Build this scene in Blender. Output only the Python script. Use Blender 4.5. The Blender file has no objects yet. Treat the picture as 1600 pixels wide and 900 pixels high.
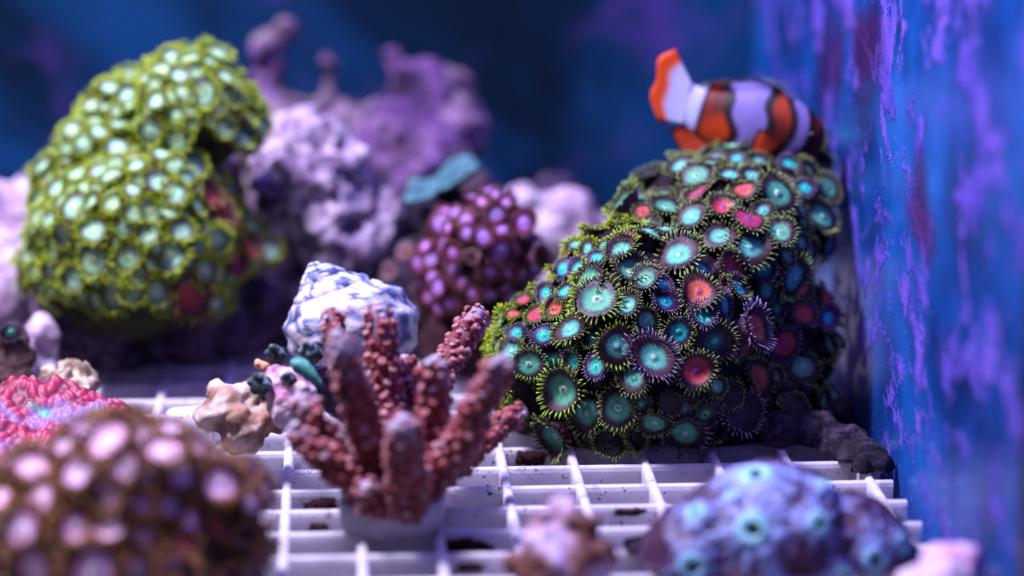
import bpy, bmesh, math, random
import numpy as np
from mathutils import Vector, Matrix, noise
from mathutils.bvhtree import BVHTree

random.seed(7)
scene = bpy.context.scene
C = scene.collection
# ------------------------------------------------------------------ camera
F, H = 4600.0, 0.163                       # focal length in photo pixels, camera height over the grid (m)
PITCH, YAW = math.radians(12.3), math.radians(3.4)
cam = bpy.data.cameras.new('camera')
cam_o = bpy.data.objects.new('camera', cam); C.objects.link(cam_o)
cam.sensor_width = 36.0
cam.lens = 36.0 * F / 1600.0
cam.clip_start, cam.clip_end = 0.02, 10.0
cam_o.location = (0, 0, H)
cam_o.rotation_euler = (math.pi / 2 - PITCH, 0, -YAW)
scene.camera = cam_o
CAM_R = cam_o.rotation_euler.to_matrix()
CAM_P = Vector((0, 0, H))
VIEW = CAM_R @ Vector((0, 0, -1))
cam.dof.use_dof = True
cam.dof.aperture_fstop = cam.lens / 17.0   # a 17 mm wide aperture
# ------------------------------------------------------------------ light
world = bpy.data.worlds.new('World'); scene.world = world; world.use_nodes = True
bg = world.node_tree.nodes['Background']
bg.inputs[0].default_value = (0.10, 0.13, 0.46, 1); bg.inputs[1].default_value = 0.09

def lamp(name, loc, target, size, power, color):
    l = bpy.data.lights.new(name, 'AREA'); l.shape = 'DISK'; l.size = size; l.energy = power; l.color = color
    o = bpy.data.objects.new(name, l); C.objects.link(o); o.location = loc
    o.rotation_euler = (Vector(target) - Vector(loc)).to_track_quat('-Z', 'Y').to_euler()
    return o
lamp('reef_lamp_white', (-0.15, 0.57, 0.42), (0.0, 0.60, 0.0), 0.10, 5.8, (0.77, 0.71, 1.0))
lamp('reef_lamp_blue', (0.03, 0.66, 0.44), (0.08, 0.64, 0.06), 0.12, 0.62, (0.18, 0.24, 1.0))
lamp('violet_fill_light', (0.085, 0.46, 0.30), (0.09, 0.60, 0.02), 0.06, 0.16, (0.42, 0.20, 1.0))  # added violet fill for the colony's lower right, not a fixture of the tank
scene.view_settings.view_transform = 'Standard'
scene.view_settings.look = 'None'
scene.view_settings.exposure = 0.30
scene.view_settings.gamma = 1.0
scene.cycles.use_denoising = True
scene.cycles.max_bounces = 8

# ------------------------------------------------------------------ helpers
def ray(px, py):
    return (CAM_R @ Vector(((px - 800) / F, -(py - 450) / F, -1))).normalized()
def P(px, py, s):
    d = ray(px, py)
    return CAM_P + d * (s / d.y)
def px_m(s):                               # metres per photo pixel at depth s
    return s * 1.035 / F
def to_px(p):
    q = CAM_R.transposed() @ (p - CAM_P)
    return 800 - F * q.x / q.z, 450 + F * q.y / q.z

cam.dof.focus_distance = (P(960, 540, 0.581) - CAM_P).dot(VIEW)

def link(name, data, m=None, parent=None, smooth=True):
    o = bpy.data.objects.new(name, data); C.objects.link(o)
    if m is not None and data is not None and not data.materials: data.materials.append(m)
    if smooth and data is not None:
        data.polygons.foreach_set('use_smooth', [True] * len(data.polygons))
    if parent is not None:
        o.parent = parent
        o.matrix_parent_inverse = Matrix.Translation(-parent.location)
    return o
def tag(o, label, cat, group=None):
    o['label'] = label; o['category'] = cat
    if group: o['group'] = group
    return o
def thing(name, loc, label, cat, group=None):
    o = bpy.data.objects.new(name, None); C.objects.link(o); o.location = loc
    o.empty_display_size = 0.005
    return tag(o, label, cat, group)
def pydata(name, v, f):
    me = bpy.data.meshes.new(name); me.from_pydata([tuple(x) for x in v], [], f); me.update(); return me
def point_color(me, cols, name='col'):
    a = me.color_attributes.new(name, 'FLOAT_COLOR', 'POINT')
    a.data.foreach_set('color', np.array([(0.80 * c[0] ** 1.25, 0.80 * c[1] ** 1.25, 0.80 * c[2] ** 1.25, 1) for c in cols], dtype=np.float32).ravel())
def point_float(me, vals, name):
    a = me.attributes.new(name, 'FLOAT', 'POINT'); a.data.foreach_set('value', np.array(vals, dtype=np.float32))
def lerp(a, b, t): return tuple(x + (y - x) * t for x, y in zip(a, b))
def sstep(a, b, x):
    t = max(0.0, min(1.0, (x - a) / (b - a))); return t * t * (3 - 2 * t)
def fbm(v, f, octv=4): return noise.fractal(v * f, 1.0, 2.0, octv)

def blob(name, spheres, voxel, disp, clamp=True, smooth_it=4, pits=0.0, pitf=120.0, seed=0.0):
    """closed lumpy body: the union of spheres given as (px, py, depth, radius in px), remeshed and roughened"""
    bm = bmesh.new()
    for (px, py, s, r) in spheres:
        bmesh.ops.create_icosphere(bm, subdivisions=4, radius=r * px_m(s), matrix=Matrix.Translation(P(px, py, s)))
    me = bpy.data.meshes.new(name); bm.to_mesh(me); bm.free()
    o = bpy.data.objects.new('work', me); C.objects.link(o)
    md = o.modifiers.new('r', 'REMESH'); md.mode = 'VOXEL'; md.voxel_size = voxel
    m2 = o.modifiers.new('s', 'SMOOTH'); m2.iterations = smooth_it; m2.factor = 0.5
    dg = bpy.context.evaluated_depsgraph_get()
    out = bpy.data.meshes.new_from_object(o.evaluated_get(dg))
    bpy.data.objects.remove(o); bpy.data.meshes.remove(me)
    out.name = name
    off = Vector((seed * 3.1, seed * 1.7, seed))
    new = []
    for v in out.vertices:
        p = v.co; n = v.normal; d = 0.0
        for amp, fr in disp: d += amp * fbm(p + off, fr, 3)
        if pits:
            dist = noise.voronoi((p + off) * pitf)[0]
            d -= pits * (1 - sstep(0.08, 0.42, dist[0]))
        q = p + n * d
        if clamp and q.z < 0.0004: q.z = 0.0004
        new.append(q)
    for v, q in zip(out.vertices, new): v.co = q
    out.update()
    return out
def bvh_of(me):
    return BVHTree.FromPolygons([v.co.copy() for v in me.vertices], [tuple(p.vertices) for p in me.polygons])

# ------------------------------------------------------------------ material helpers
class Mat:
    def __init__(s, name, rough=0.5, spec=0.4, sss=0.0, coat=0.0):
        s.m = bpy.data.materials.new(name); s.m.use_nodes = True
        s.nt = s.m.node_tree; s.b = s.nt.nodes['Principled BSDF']
        s.b.inputs['Roughness'].default_value = rough
        s.b.inputs['Specular IOR Level'].default_value = spec
        if sss:
            s.b.inputs['Subsurface Weight'].default_value = sss
            s.b.inputs['Subsurface Radius'].default_value = (0.0012, 0.0010, 0.0012)
            s.b.inputs['Subsurface Scale'].default_value = 1.0
        if coat: s.b.inputs['Coat Weight'].default_value = coat
    def n(s, t, **kw):
        nd = s.nt.nodes.new('ShaderNode' + t)
        for k, v in kw.items(): setattr(nd, k, v)
        return nd
    def l(s, a, b): s.nt.links.new(a, b)
    def coord(s, kind='Object', scale=None):
        tc = s.n('TexCoord').outputs[kind]
        if scale is None: return tc
        mp = s.n('Mapping'); mp.inputs['Scale'].default_value = scale; s.l(tc, mp.inputs[0]); return mp.outputs[0]
    def noise(s, vec, scale, detail=4, rough=0.6, dist=0.0):
        t = s.n('TexNoise'); t.inputs['Scale'].default_value = scale; t.inputs['Detail'].default_value = detail
        t.inputs['Roughness'].default_value = rough; t.inputs['Distortion'].default_value = dist
        s.l(vec, t.inputs['Vector']); return t.outputs['Fac']
    def voro(s, vec, scale, feature='F1'):
        t = s.n('TexVoronoi', feature=feature); t.inputs['Scale'].default_value = scale
        s.l(vec, t.inputs['Vector']); return t.outputs['Distance']
    def ramp(s, fac, stops, interp='LINEAR'):
        r = s.n('ValToRGB'); r.color_ramp.interpolation = interp
        els = r.color_ramp.elements
        while len(els) < len(stops): els.new(0.5)
        for e, (p, c) in zip(els, stops):
            e.position = p; e.color = (c[0], c[1], c[2], 1) if isinstance(c, tuple) else (c, c, c, 1)
        s.l(fac, r.inputs[0]); return r.outputs[0]
    def mix(s, fac, a, b, mode='MIX'):
        x = s.n('Mix', data_type='RGBA', blend_type=mode)
        for sock, val in ((x.inputs[0], fac), (x.inputs[6], a), (x.inputs[7], b)):
            if isinstance(val, (int, float)): sock.default_value = val
            elif isinstance(val, tuple): sock.default_value = (*val[:3], 1)
            else: s.l(val, sock)
        return x.outputs[2]
    def math(s, op, a, b=None):
        x = s.n('Math', operation=op)
        for i, v in enumerate((a, b)):
            if v is None: continue
            if isinstance(v, (int, float)): x.inputs[i].default_value = v
            else: s.l(v, x.inputs[i])
        return x.outputs[0]
    def attr(s, name, out='Fac'):
        a = s.n('Attribute', attribute_name=name); return a.outputs[out]
    def color(s, c):
        if isinstance(c, tuple): s.b.inputs['Base Color'].default_value = (*c, 1)
        else: s.l(c, s.b.inputs['Base Color'])
        return s
    def bump(s, h, dist=0.0005, strength=0.6):
        b = s.n('Bump'); b.inputs['Distance'].default_value = dist; b.inputs['Strength'].default_value = strength
        s.l(h, b.inputs['Height']); s.l(b.outputs[0], s.b.inputs['Normal']); return s

def dk(c, g=1.25, k=0.80): return tuple(k * x ** g for x in c)
def rock_mat(name, deep, mid, pale, sc=90, accent=None):
    deep, mid, pale = dk(deep), dk(mid), dk(pale)
    m = Mat(name, 0.85, 0.2); v = m.coord()
    n1 = m.noise(v, sc, 6, 0.65, 0.4); n2 = m.noise(v, sc * 4.3, 5, 0.7)
    c = m.ramp(n1, [(0.30, deep), (0.46, mid), (0.60, pale), (0.75, mid)])
    c = m.mix(m.ramp(n2, [(0.38, 0.9), (0.55, 0.0)]), c, deep)
    if accent:
        n3 = m.noise(v, sc * 0.7, 3, 0.5, 0.8); c = m.mix(m.ramp(n3, [(0.52, 0.0), (0.6, 0.85)]), c, accent)
    return m.color(c).bump(n2, 0.0012, 0.9).m

def attr_mat(name, rough=0.6, spec=0.35, grain=400, amt=0.35, bump=0.0004, sss=0.0):
    m = Mat(name, rough, spec, sss); v = m.coord(); n = m.noise(v, grain, 5, 0.65)
    c = m.mix(m.ramp(n, [(0.3, amt), (0.6, 0.0)]), m.attr('col', 'Color'), (0.01, 0.005, 0.012), 'MIX')
    return m.color(c).bump(n, bump, 0.7).m

# ------------------------------------------------------------------ zoanthid polyps (shared unit meshes)
def polyp_meshes(k, n_tent, saddle, cup, tl, tr):
    rnd = random.Random(100 + k)
    ph = [rnd.uniform(0, 6.28) for _ in range(6)]
    def rim(a): return 1 + 0.07 * math.sin(2 * a + ph[0]) + 0.045 * math.sin(3 * a + ph[1]) + 0.02 * math.sin(7 * a + ph[5])
    def zz(r, a):
        base = cup * (r ** 2.2) - 0.07 * sstep(0.8, 1.0, r)
        base += saddle * r * r * math.sin(2 * a + ph[2]) + 0.05 * r * r * math.sin(3 * a + ph[3])
        if r < 0.22: base += 0.10 * (1 - r / 0.22) ** 0.6 - (0.09 if r < 0.03 else 0)
        base += 0.012 * math.sin(n_tent * 0.5 * a) * sstep(0.45, 0.9, r)
        return base
    A = 64
    radii = [0.03, 0.08, 0.14, 0.22, 0.34, 0.46, 0.58, 0.70, 0.82, 0.92, 1.0]
    v = [(0, 0, zz(0, 0))]; f = []
    for r in radii:
        for i in range(A):
            a = 2 * math.pi * i / A; R = r * (1 + (rim(a) - 1) * r)
            sy = 0.6 if r < 0.05 else 1.0
            v.append((R * math.cos(a), R * math.sin(a) * sy, zz(r, a)))
    # the thin rim turned under
    for i in range(A):
        a = 2 * math.pi * i / A; R = 0.93 * rim(a)
        v.append((R * math.cos(a), R * math.sin(a), zz(1, a) - 0.10))
    for i in range(A): f.append((0, 1 + i, 1 + (i + 1) % A))
    for k2 in range(len(radii)):
        for i in range(A):
            j = (i + 1) % A; o0 = 1 + k2 * A; o1 = o0 + A
            f.append((o0 + i, o1 + i, o1 + j, o0 + j))
    disc = pydata('oral_disc', v, f)
    # column: flares under the disc, tapers to the base
    v = []; f = []; prof = [(0.92, -0.10), (0.80, -0.28), (0.60, -0.55), (0.52, -0.95), (0.56, -1.5)]
    B = 20
    for (r, z) in prof:
        for i in range(B):
            a = 2 * math.pi * i / B; R = r * rim(a) * (1 + 0.05 * math.sin(5 * a + z * 6))
            v.append((R * math.cos(a), R * math.sin(a), z + (zz(1, a) if z > -0.2 else 0)))
    for q in range(len(prof) - 1):
        for i in range(B):
            j = (i + 1) % B; f.append((q * B + i, (q + 1) * B + i, (q + 1) * B + j, q * B + j))
    f.append(tuple(range((len(prof) - 1) * B, len(prof) * B)))
    col = pydata('polyp', v, f)
    # tentacle fringe: two alternating rows of short curved fingers
    v = []; f = []; lv = []
    for t in range(n_tent):
        a = 2 * math.pi * (t + rnd.uniform(-0.2, 0.2)) / n_tent
        inner = t % 2
        r0 = (0.90 if inner else 0.97) * rim(a)
        el = math.radians((58 if inner else 18) + rnd.uniform(-16, 16))
        L = tl * rnd.uniform(0.75, 1.2); da = rnd.uniform(-0.25, 0.25)
        p = Vector((r0 * math.cos(a), r0 * math.sin(a), zz(0.97, a) - 0.02))
        segs = 4; base = len(v)
        for sgi in range(segs + 1):
            u = sgi / segs
            e = el - u * 0.35
            d = Vector((math.cos(a + da) * math.cos(e), math.sin(a + da) * math.cos(e), math.sin(e)))
            side = Vector((-math.sin(a + da), math.cos(a + da), 0)); up = d.cross(side)
            rad = tr * (1.0 - 0.15 * u + 0.22 * math.sin(u * math.pi) ** 2) * (1 if sgi < segs else 0.5)
            for q in range(5):
                b = 2 * math.pi * q / 5
                v.append(tuple(p + side * (rad * math.cos(b)) + up * (rad * math.sin(b)))); lv.append(u)
            p = p + d * (L / segs)
        for sgi in range(segs):
            for q in range(5):
                a0 = base + sgi * 5 + q; a1 = base + sgi * 5 + (q + 1) % 5
                f.append((a0, a1, a1 + 5, a0 + 5))
        f.append(tuple(base + segs * 5 + q for q in range(5)))
    fr = pydata('tentacle_fringe', v, f); point_float(fr, lv, 'l')
    for me in (disc, col, fr):
        me.polygons.foreach_set('use_smooth', [True] * len(me.polygons))
    return col, disc, fr

def disc_mat(name, mouth, inner, mid, ring, streak, rm=0.10, r1=0.42, r2=0.66):
    mouth, inner, mid, ring, streak = (dk(q, 1.25, 0.86) for q in (mouth, inner, mid, ring, streak))
    m = Mat(name, 0.5, 0.3, sss=0.12); v = m.coord()
    sp = m.n('SeparateXYZ'); m.l(v, sp.inputs[0])
    cb = m.n('CombineXYZ'); m.l(sp.outputs[0], cb.inputs[0]); m.l(sp.outputs[1], cb.inputs[1])
    ln = m.n('VectorMath', operation='LENGTH'); m.l(cb.outputs[0], ln.inputs[0])
    nm = m.n('VectorMath', operation='NORMALIZE'); m.l(cb.outputs[0], nm.inputs[0])
    oi = m.n('ObjectInfo').outputs['Random']
    ad = m.n('VectorMath', operation='ADD'); m.l(nm.outputs[0], ad.inputs[0])
    c3 = m.n('CombineXYZ'); m.l(m.math('MULTIPLY', oi, 37.0), c3.inputs[2]); m.l(c3.outputs[0], ad.inputs[1])
    st = m.noise(ad.outputs[0], 7.0, 3, 0.7)
    blot = m.noise(v, 2.3, 2)
    r = m.math('ADD', ln.outputs['Value'], m.math('MULTIPLY', m.math('SUBTRACT', st, 0.5), 0.34))
    r = m.math('ADD', r, m.math('MULTIPLY', m.math('SUBTRACT', oi, 0.5), 0.16))
    c = m.ramp(r, [(0.0, mid), (0.06, mouth), (rm + 0.03, mouth), (rm + 0.12, inner), (r1, inner), ((r1 + r2) / 2, mid), (r2, ring), (0.97, ring)])
    s2 = m.noise(ad.outputs[0], 15.0, 2, 0.6)
    outer = m.ramp(ln.outputs['Value'], [(r2 - 0.22, 0.0), (r2 + 0.05, 1.0)])
    k = m.math('MULTIPLY', m.ramp(s2, [(0.52, 0.0), (0.62, 0.75)]), outer)
    c = m.mix(k, c, streak)
    c = m.mix(m.ramp(blot, [(0.35, 0.35), (0.6, 0.0)]), c, tuple(x * 0.35 for x in ring))
    h = m.n('HueSaturation'); m.l(c, h.inputs['Color'])
    m.l(m.math('ADD', m.math('MULTIPLY', oi, 0.06), 0.47), h.inputs['Hue'])
    m.l(m.math('ADD', m.math('MULTIPLY', oi, 0.35), 0.8), h.inputs['Value'])
    return m.color(h.outputs[0]).bump(st, 0.0003, 0.5).m
def tent_mat(name, base, mid, tip):
    base, mid, tip = (dk(q, 1.2, 0.84) for q in (base, mid, tip))
    m = Mat(name, 0.4, 0.4, sss=0.1)
    oi = m.n('ObjectInfo').outputs['Random']
    c = m.ramp(m.attr('l'), [(0.10, base), (0.45, mid), (0.95, tip)])
    n = m.noise(m.coord(), 3.0, 2)
    c = m.mix(m.ramp(n, [(0.4, 0.55), (0.58, 0.0)]), c, base)
    h = m.n('HueSaturation'); m.l(c, h.inputs['Color']); m.l(m.math('ADD', m.math('MULTIPLY', oi, 0.4), 0.8), h.inputs['Value'])
    return m.color(h.outputs[0]).m
def plain(name, c1, c2, sc=300, rough=0.6, bump=0.0003, spec=0.35, sss=0.0):
    m = Mat(name, rough, spec, sss); n = m.noise(m.coord(), sc, 5, 0.65)
    return m.color(m.ramp(n, [(0.32, c1), (0.66, c2)])).bump(n, bump, 0.7).m

VAR = [polyp_meshes(0, 58, 0.05, 0.16, 0.40, 0.035), polyp_meshes(1, 52, 0.11, 0.05, 0.38, 0.037),
       polyp_meshes(2, 60, 0.03, 0.26, 0.43, 0.034), polyp_meshes(3, 50, 0.16, -0.06, 0.40, 0.038), polyp_meshes(4, 54, 0.20, 0.12, 0.36, 0.036), polyp_meshes(5, 56, 0.06, 0.42, 0.42, 0.035)]
VLONG = [polyp_meshes(20, 46, 0.06, 0.14, 0.62, 0.060), polyp_meshes(21, 42, 0.12, 0.02, 0.58, 0.064), polyp_meshes(22, 44, 0.05, 0.25, 0.66, 0.058)]
VSHORT = [polyp_meshes(10, 36, 0.06, 0.16, 0.30, 0.045), polyp_meshes(11, 34, 0.14, 0.02, 0.27, 0.048)]
DM = {
    'teal': disc_mat('polyp_teal', (0.70, 0.95, 0.80), (0.16, 0.54, 0.38), (0.08, 0.34, 0.27), (0.060, 0.016, 0.032), (0.15, 0.075, 0.12), rm=0.06, r1=0.44, r2=0.70),
    'cyan': disc_mat('polyp_cyan', (0.25, 0.95, 0.80), (0.01, 0.62, 0.56), (0.02, 0.30, 0.36), (0.060, 0.018, 0.085), (0.22, 0.15, 0.32), rm=0.08, r1=0.44, r2=0.66),
    'red': disc_mat('polyp_red', (0.40, 0.12, 0.56), (0.56, 0.080, 0.095), (0.46, 0.06, 0.075), (0.07, 0.016, 0.035), (0.17, 0.08, 0.14), rm=0.08, r1=0.56, r2=0.78),
    'green': disc_mat('polyp_green', (0.25, 0.85, 0.55), (0.03, 0.36, 0.20), (0.04, 0.14, 0.12), (0.05, 0.018, 0.05), (0.14, 0.08, 0.16), r1=0.28, r2=0.60),
    'dark': disc_mat('polyp_dark', (0.10, 0.10, 0.10), (0.045, 0.030, 0.045), (0.03, 0.02, 0.03), (0.030, 0.014, 0.024), (0.08, 0.05, 0.08)),
    'mint': disc_mat('polyp_mint', (0.78, 0.92, 0.52), (0.42, 0.76, 0.44), (0.28, 0.54, 0.34), (0.22, 0.15, 0.20), (0.46, 0.50, 0.36), rm=0.16, r1=0.46, r2=0.84),
    'rose': disc_mat('polyp_rose', (0.62, 0.12, 0.22), (0.42, 0.05, 0.07), (0.34, 0.045, 0.06), (0.16, 0.05, 0.08), (0.34, 0.18, 0.22), r1=0.5, r2=0.8),
    'blush': disc_mat('polyp_blush', (0.95, 0.86, 0.96), (0.80, 0.50, 0.70), (0.50, 0.22, 0.32), (0.22, 0.09, 0.06), (0.42, 0.26, 0.20), rm=0.22, r1=0.62, r2=0.88),
    'violet': disc_mat('polyp_violet', (0.66, 0.44, 0.84), (0.54, 0.24, 0.72), (0.36, 0.11, 0.36), (0.19, 0.040, 0.06), (0.34, 0.10, 0.14), rm=0.24, r1=0.42, r2=0.66),
    'ember': disc_mat('polyp_ember', (0.16, 0.03, 0.02), (0.10, 0.015, 0.015), (0.17, 0.045, 0.05), (0.30, 0.14, 0.18), (0.45, 0.30, 0.36), r1=0.45, r2=0.8),
}
TM = {
    'lime': tent_mat('tentacle_lime', (0.06, 0.02, 0.025), (0.24, 0.42, 0.02), (0.54, 0.82, 0.10)),
    'olive': tent_mat('tentacle_olive', (0.05, 0.016, 0.035), (0.16, 0.22, 0.03), (0.50, 0.66, 0.22)),
    'lilac': tent_mat('tentacle_lilac', (0.06, 0.02, 0.09), (0.16, 0.09, 0.20), (0.45, 0.42, 0.50)),
    'chart': tent_mat('tentacle_yellow_green', (0.09, 0.12, 0.012), (0.36, 0.50, 0.012), (0.66, 0.80, 0.03)),
    'brown': tent_mat('tentacle_brown', (0.07, 0.022, 0.012), (0.30, 0.13, 0.035), (0.58, 0.32, 0.10)),
    'maroon': tent_mat('tentacle_maroon', (0.08, 0.02, 0.025), (0.15, 0.04, 0.05), (0.26, 0.09, 0.11)),
    'grey': tent_mat('tentacle_grey', (0.05, 0.025, 0.03), (0.16, 0.12, 0.13), (0.35, 0.30, 0.33)),
}
COLM = {'big': plain('polyp_column_plum', (0.035, 0.012, 0.030), (0.09, 0.03, 0.06), 6, bump=0.0),
        'moss': plain('polyp_column_moss', (0.05, 0.07, 0.02), (0.16, 0.12, 0.08), 6, bump=0.0),
        'tan': plain('polyp_column_tan', (0.08, 0.03, 0.02), (0.22, 0.10, 0.07), 6, bump=0.0),
        'wine': plain('polyp_column_wine', (0.10, 0.02, 0.04), (0.22, 0.06, 0.10), 6, bump=0.0)}
_cache = {}
def variant(kind, me, mat):
    k = (me.name, mat.name)
    if k not in _cache:
        c = me.copy(); c.materials.clear(); c.materials.append(mat); _cache[k] = c
    return _cache[k]

class Colony:
    def __init__(s, root, me, colmat, var, lift=0.55, face=0.25):
        s.root, s.bvh, s.me, s.colmat, s.var, s.lift, s.face = root, bvh_of(me), me, colmat, var, lift, face
        s.placed = []; s.up = 0.0
    def put(s, p, n, r, disc, tent, jit=0.18):
        z = (n + VIEW * -s.face + Vector((0, 0, s.up)) + Vector((random.gauss(0, jit), random.gauss(0, jit), random.gauss(0, jit)))).normalized()
        q = z.to_track_quat('Z', 'Y').to_matrix()
        spin = Matrix.Rotation(random.uniform(0, 6.28), 3, 'Z')
        sx = random.uniform(0.92, 1.08)
        M = Matrix.Translation(p) @ (q @ spin @ Matrix.Diagonal((r * sx, r / sx, r))).to_4x4()
        col, dsc, fr = random.choice(s.var)
        a = link('polyp', variant('c', col, COLM[s.colmat]), parent=s.root, smooth=False); a.matrix_basis = M
        for nm, me, mt in (('oral_disc', dsc, DM[disc]), ('tentacle_fringe', fr, TM[tent])):
            c = bpy.data.objects.new(nm, variant(nm, me, mt)); C.objects.link(c); c.parent = a
            if nm == 'tentacle_fringe': c['kind'] = 'stuff'
        s.placed.append((p.copy(), r))
    def at_pixel(s, px, py, rpx, disc, tent, s_guess, lift=None):
        tx, ty = px, py; lift = s.lift if lift is None else lift
        for _ in range(5):
            d = ray(tx, ty)
            loc, n, i, dist = s.bvh.ray_cast(CAM_P, d)
            if loc is None:
                loc, n, i, dist = s.bvh.find_nearest(P(tx, ty, s_guess))
                if n.dot(VIEW) > 0: n = (n - VIEW * n.dot(VIEW)).normalized()
            r = rpx * px_m(loc.y)
            q = loc + n * (lift * r)
            ex, ey = to_px(q)
            if _ < 4: tx += (px - ex) * 0.8; ty += (py - ey) * 0.8
        s.put(q, n, r, disc, tent)
    def fill(s, count, rlo, rhi, chooser, accept, gap=0.85, tries=9000):
        me = s.me; polys = me.polygons
        w = np.array([p.area for p in polys]); w = np.cumsum(w / w.sum()); k = 0
        for _ in range(tries):
            pi = int(np.searchsorted(w, random.random())); pi = min(pi, len(polys) - 1)
            p = polys[pi]; c = p.center.copy(); n = p.normal.copy()
            if n.dot(VIEW) > 0.45 or not accept(c, n): continue
            r = random.uniform(rlo, rhi); q = c + n * (r * random.uniform(0.25, 0.7))
            if any((q - a).length < gap * (r + b) for a, b in s.placed): continue
            d, t = chooser(q); s.put(q, n, r, d, t, 0.25); k += 1
            if k >= count: break

# ------------------------------------------------------------------ the tank: floor, walls
def box(name, x0, x1, y0, y1, z0, z1, m, bev=0.0, parent=None):
    bm = bmesh.new(); bmesh.ops.create_cube(bm, size=1)
    for v in bm.verts:
        v.co = Vector(((x0 + x1) / 2 + v.co.x * (x1 - x0), (y0 + y1) / 2 + v.co.y * (y1 - y0), (z0 + z1) / 2 + v.co.z * (z1 - z0)))
    if bev: bmesh.ops.bevel(bm, geom=bm.edges[:], offset=bev, segments=2, affect='EDGES')
    me = bpy.data.meshes.new(name); bm.to_mesh(me); bm.free()
    return link(name, me, m, parent, smooth=False)

WX, BACK = 0.112, 0.785
mb = Mat('back_wall_blue', 0.9, 0.08); v = mb.coord()
n1 = mb.noise(v, 13, 3, 0.55, 0.8); n2 = mb.noise(v, 30, 3)
c = mb.ramp(n1, [(0.32, (0.0006, 0.002, 0.004)), (0.46, (0.001, 0.011, 0.032)), (0.66, (0.003, 0.036, 0.11))])
c = mb.mix(mb.ramp(n2, [(0.54, 0.0), (0.70, 0.5)]), c, (0.08, 0.03, 0.22))
mb.color(c)
o = box('back_wall', -0.22, WX + 0.008, BACK, BACK + 0.008, -0.06, 0.36, mb.m); o['kind'] = 'structure'

ms = Mat('side_wall_algae', 0.30, 0.18)
v = ms.coord('Object', (1.0, 1.0, 1.25)); vf = ms.coord('Object', (1, 1, 1.0))
big = ms.noise(v, 46, 6, 0.66, 0.8); fine = ms.noise(vf, 420, 4, 0.7, 0.6); med = ms.noise(v, 120, 4, 0.6, 0.5)
glass = ms.ramp(ms.noise(v, 22, 3), [(0.3, (0.002, 0.014, 0.07)), (0.5, (0.005, 0.050, 0.24)), (0.7, (0.010, 0.11, 0.42))])
cov = ms.math('ADD', big, ms.math('MULTIPLY', ms.math('SUBTRACT', med, 0.5), 0.45))
cov = ms.math('ADD', cov, ms.math('MULTIPLY', ms.math('SUBTRACT', fine, 0.5), 0.30))
mask = ms.ramp(cov, [(0.515, 0.0), (0.60, 1.0)])
alg = ms.ramp(ms.noise(v, 60, 4, 0.6), [(0.3, (0.045, 0.030, 0.27)), (0.5, (0.095, 0.060, 0.42)), (0.7, (0.15, 0.085, 0.46))])
c = ms.mix(mask, glass, alg)
mar = ms.noise(v, 13, 2, 0.5); c = ms.mix(ms.ramp(mar, [(0.64, 0.0), (0.72, 0.9)]), c, (0.04, 0.006, 0.06))
ms.color(c); ms.bump(mask, 0.0006, 0.6)
rr = ms.ramp(mask, [(0.0, 0.30), (1.0, 0.75)]); ms.l(rr, ms.b.inputs['Roughness'])
o = box('side_wall', WX, WX + 0.008, 0.44, BACK - 0.002, -0.06, 0.36, ms.m); o['kind'] = 'structure'

o = box('tank_bottom', -0.22, WX - 0.001, 0.40, BACK - 0.001, -0.066, -0.060, plain('tank_bottom', (0.02, 0.02, 0.05), (0.07, 0.06, 0.12), 60), 0); o['kind'] = 'structure'
o = box('corner_post', WX - 0.0012, WX + 0.010, 0.440, 0.4605, -0.06, 0.36, plain('black_silicone', (0.002, 0.002, 0.003), (0.006, 0.005, 0.008), 200, 0.4), 0.001)
tag(o, 'black silicone corner seam at the near end of the blue side wall', 'corner seam')

# the white plastic egg-crate grid that everything stands on
mg = Mat('white_grid_plastic', 0.38, 0.45); v = mg.coord('Generated') ; vo = mg.n('NewGeometry').outputs['Position']
sp = mg.noise(vo, 900, 2, 0.5); bl = mg.noise(vo, 70, 3, 0.6); gr = mg.noise(vo, 220, 4, 0.6)
c = mg.ramp(gr, [(0.3, (0.74, 0.70, 0.77)), (0.6, (0.88, 0.86, 0.90))])
k = mg.math('MULTIPLY', mg.ramp(sp, [(0.645, 0.0), (0.68, 1.0)]), mg.ramp(bl, [(0.46, 0.0), (0.56, 1.0)]))
c = mg.mix(k, c, (0.10, 0.03, 0.04))
c = mg.mix(mg.ramp(mg.noise(vo, 95, 5, 0.7), [(0.565, 0.0), (0.66, 0.7)]), c, (0.30, 0.20, 0.22))
mg.color(c).bump(gr, 0.0002, 0.3)
tr = mg.n('BsdfTranslucent'); mg.l(c, tr.inputs[0]); mxs = mg.n('MixShader'); mxs.inputs[0].default_value = 0.48
mg.l(mg.b.outputs[0], mxs.inputs[1]); mg.l(tr.outputs[0], mxs.inputs[2]); mg.l(mxs.outputs[0], mg.nt.nodes['Material Output'].inputs[0])
PITCHG = 0.0146
gx0 = P(785, 740, 0.581).x; gy0 = P(900, 756, 0.5735).y
floor_s = lambda py: H * (lambda d: -d.y / d.z)(ray(800, py))
gy0 = floor_s(756)
grid = bpy.data.objects.new('egg_crate_floor', None); C.objects.link(grid); grid['kind'] = 'structure'
grid.location = (0, 0.6, 0)
cross_y = []
def barmesh(name, L, axis, top):
    t, dpt = 0.00100, 0.0115
    prof = [(-t * 0.75, -dpt), (-t, -0.0011), (-t * 0.8, -0.0003), (-t * 0.35, 0), (t * 0.35, 0), (t * 0.8, -0.0003), (t, -0.0011), (t * 0.75, -dpt)]
    vs = []
    for e in (-0.5, 0.5):
        for (u, z) in prof: vs.append((e * L, u, z + top) if axis == 'x' else (u, e * L, z + top))
    n = len(prof); fs = [(i, (i + 1) % n, n + (i + 1) % n, n + i) for i in range(n)] + [tuple(range(n))[::-1], tuple(range(n, 2 * n))]
    me = pydata(name, vs, fs); me.materials.append(mg.m); return me
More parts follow.
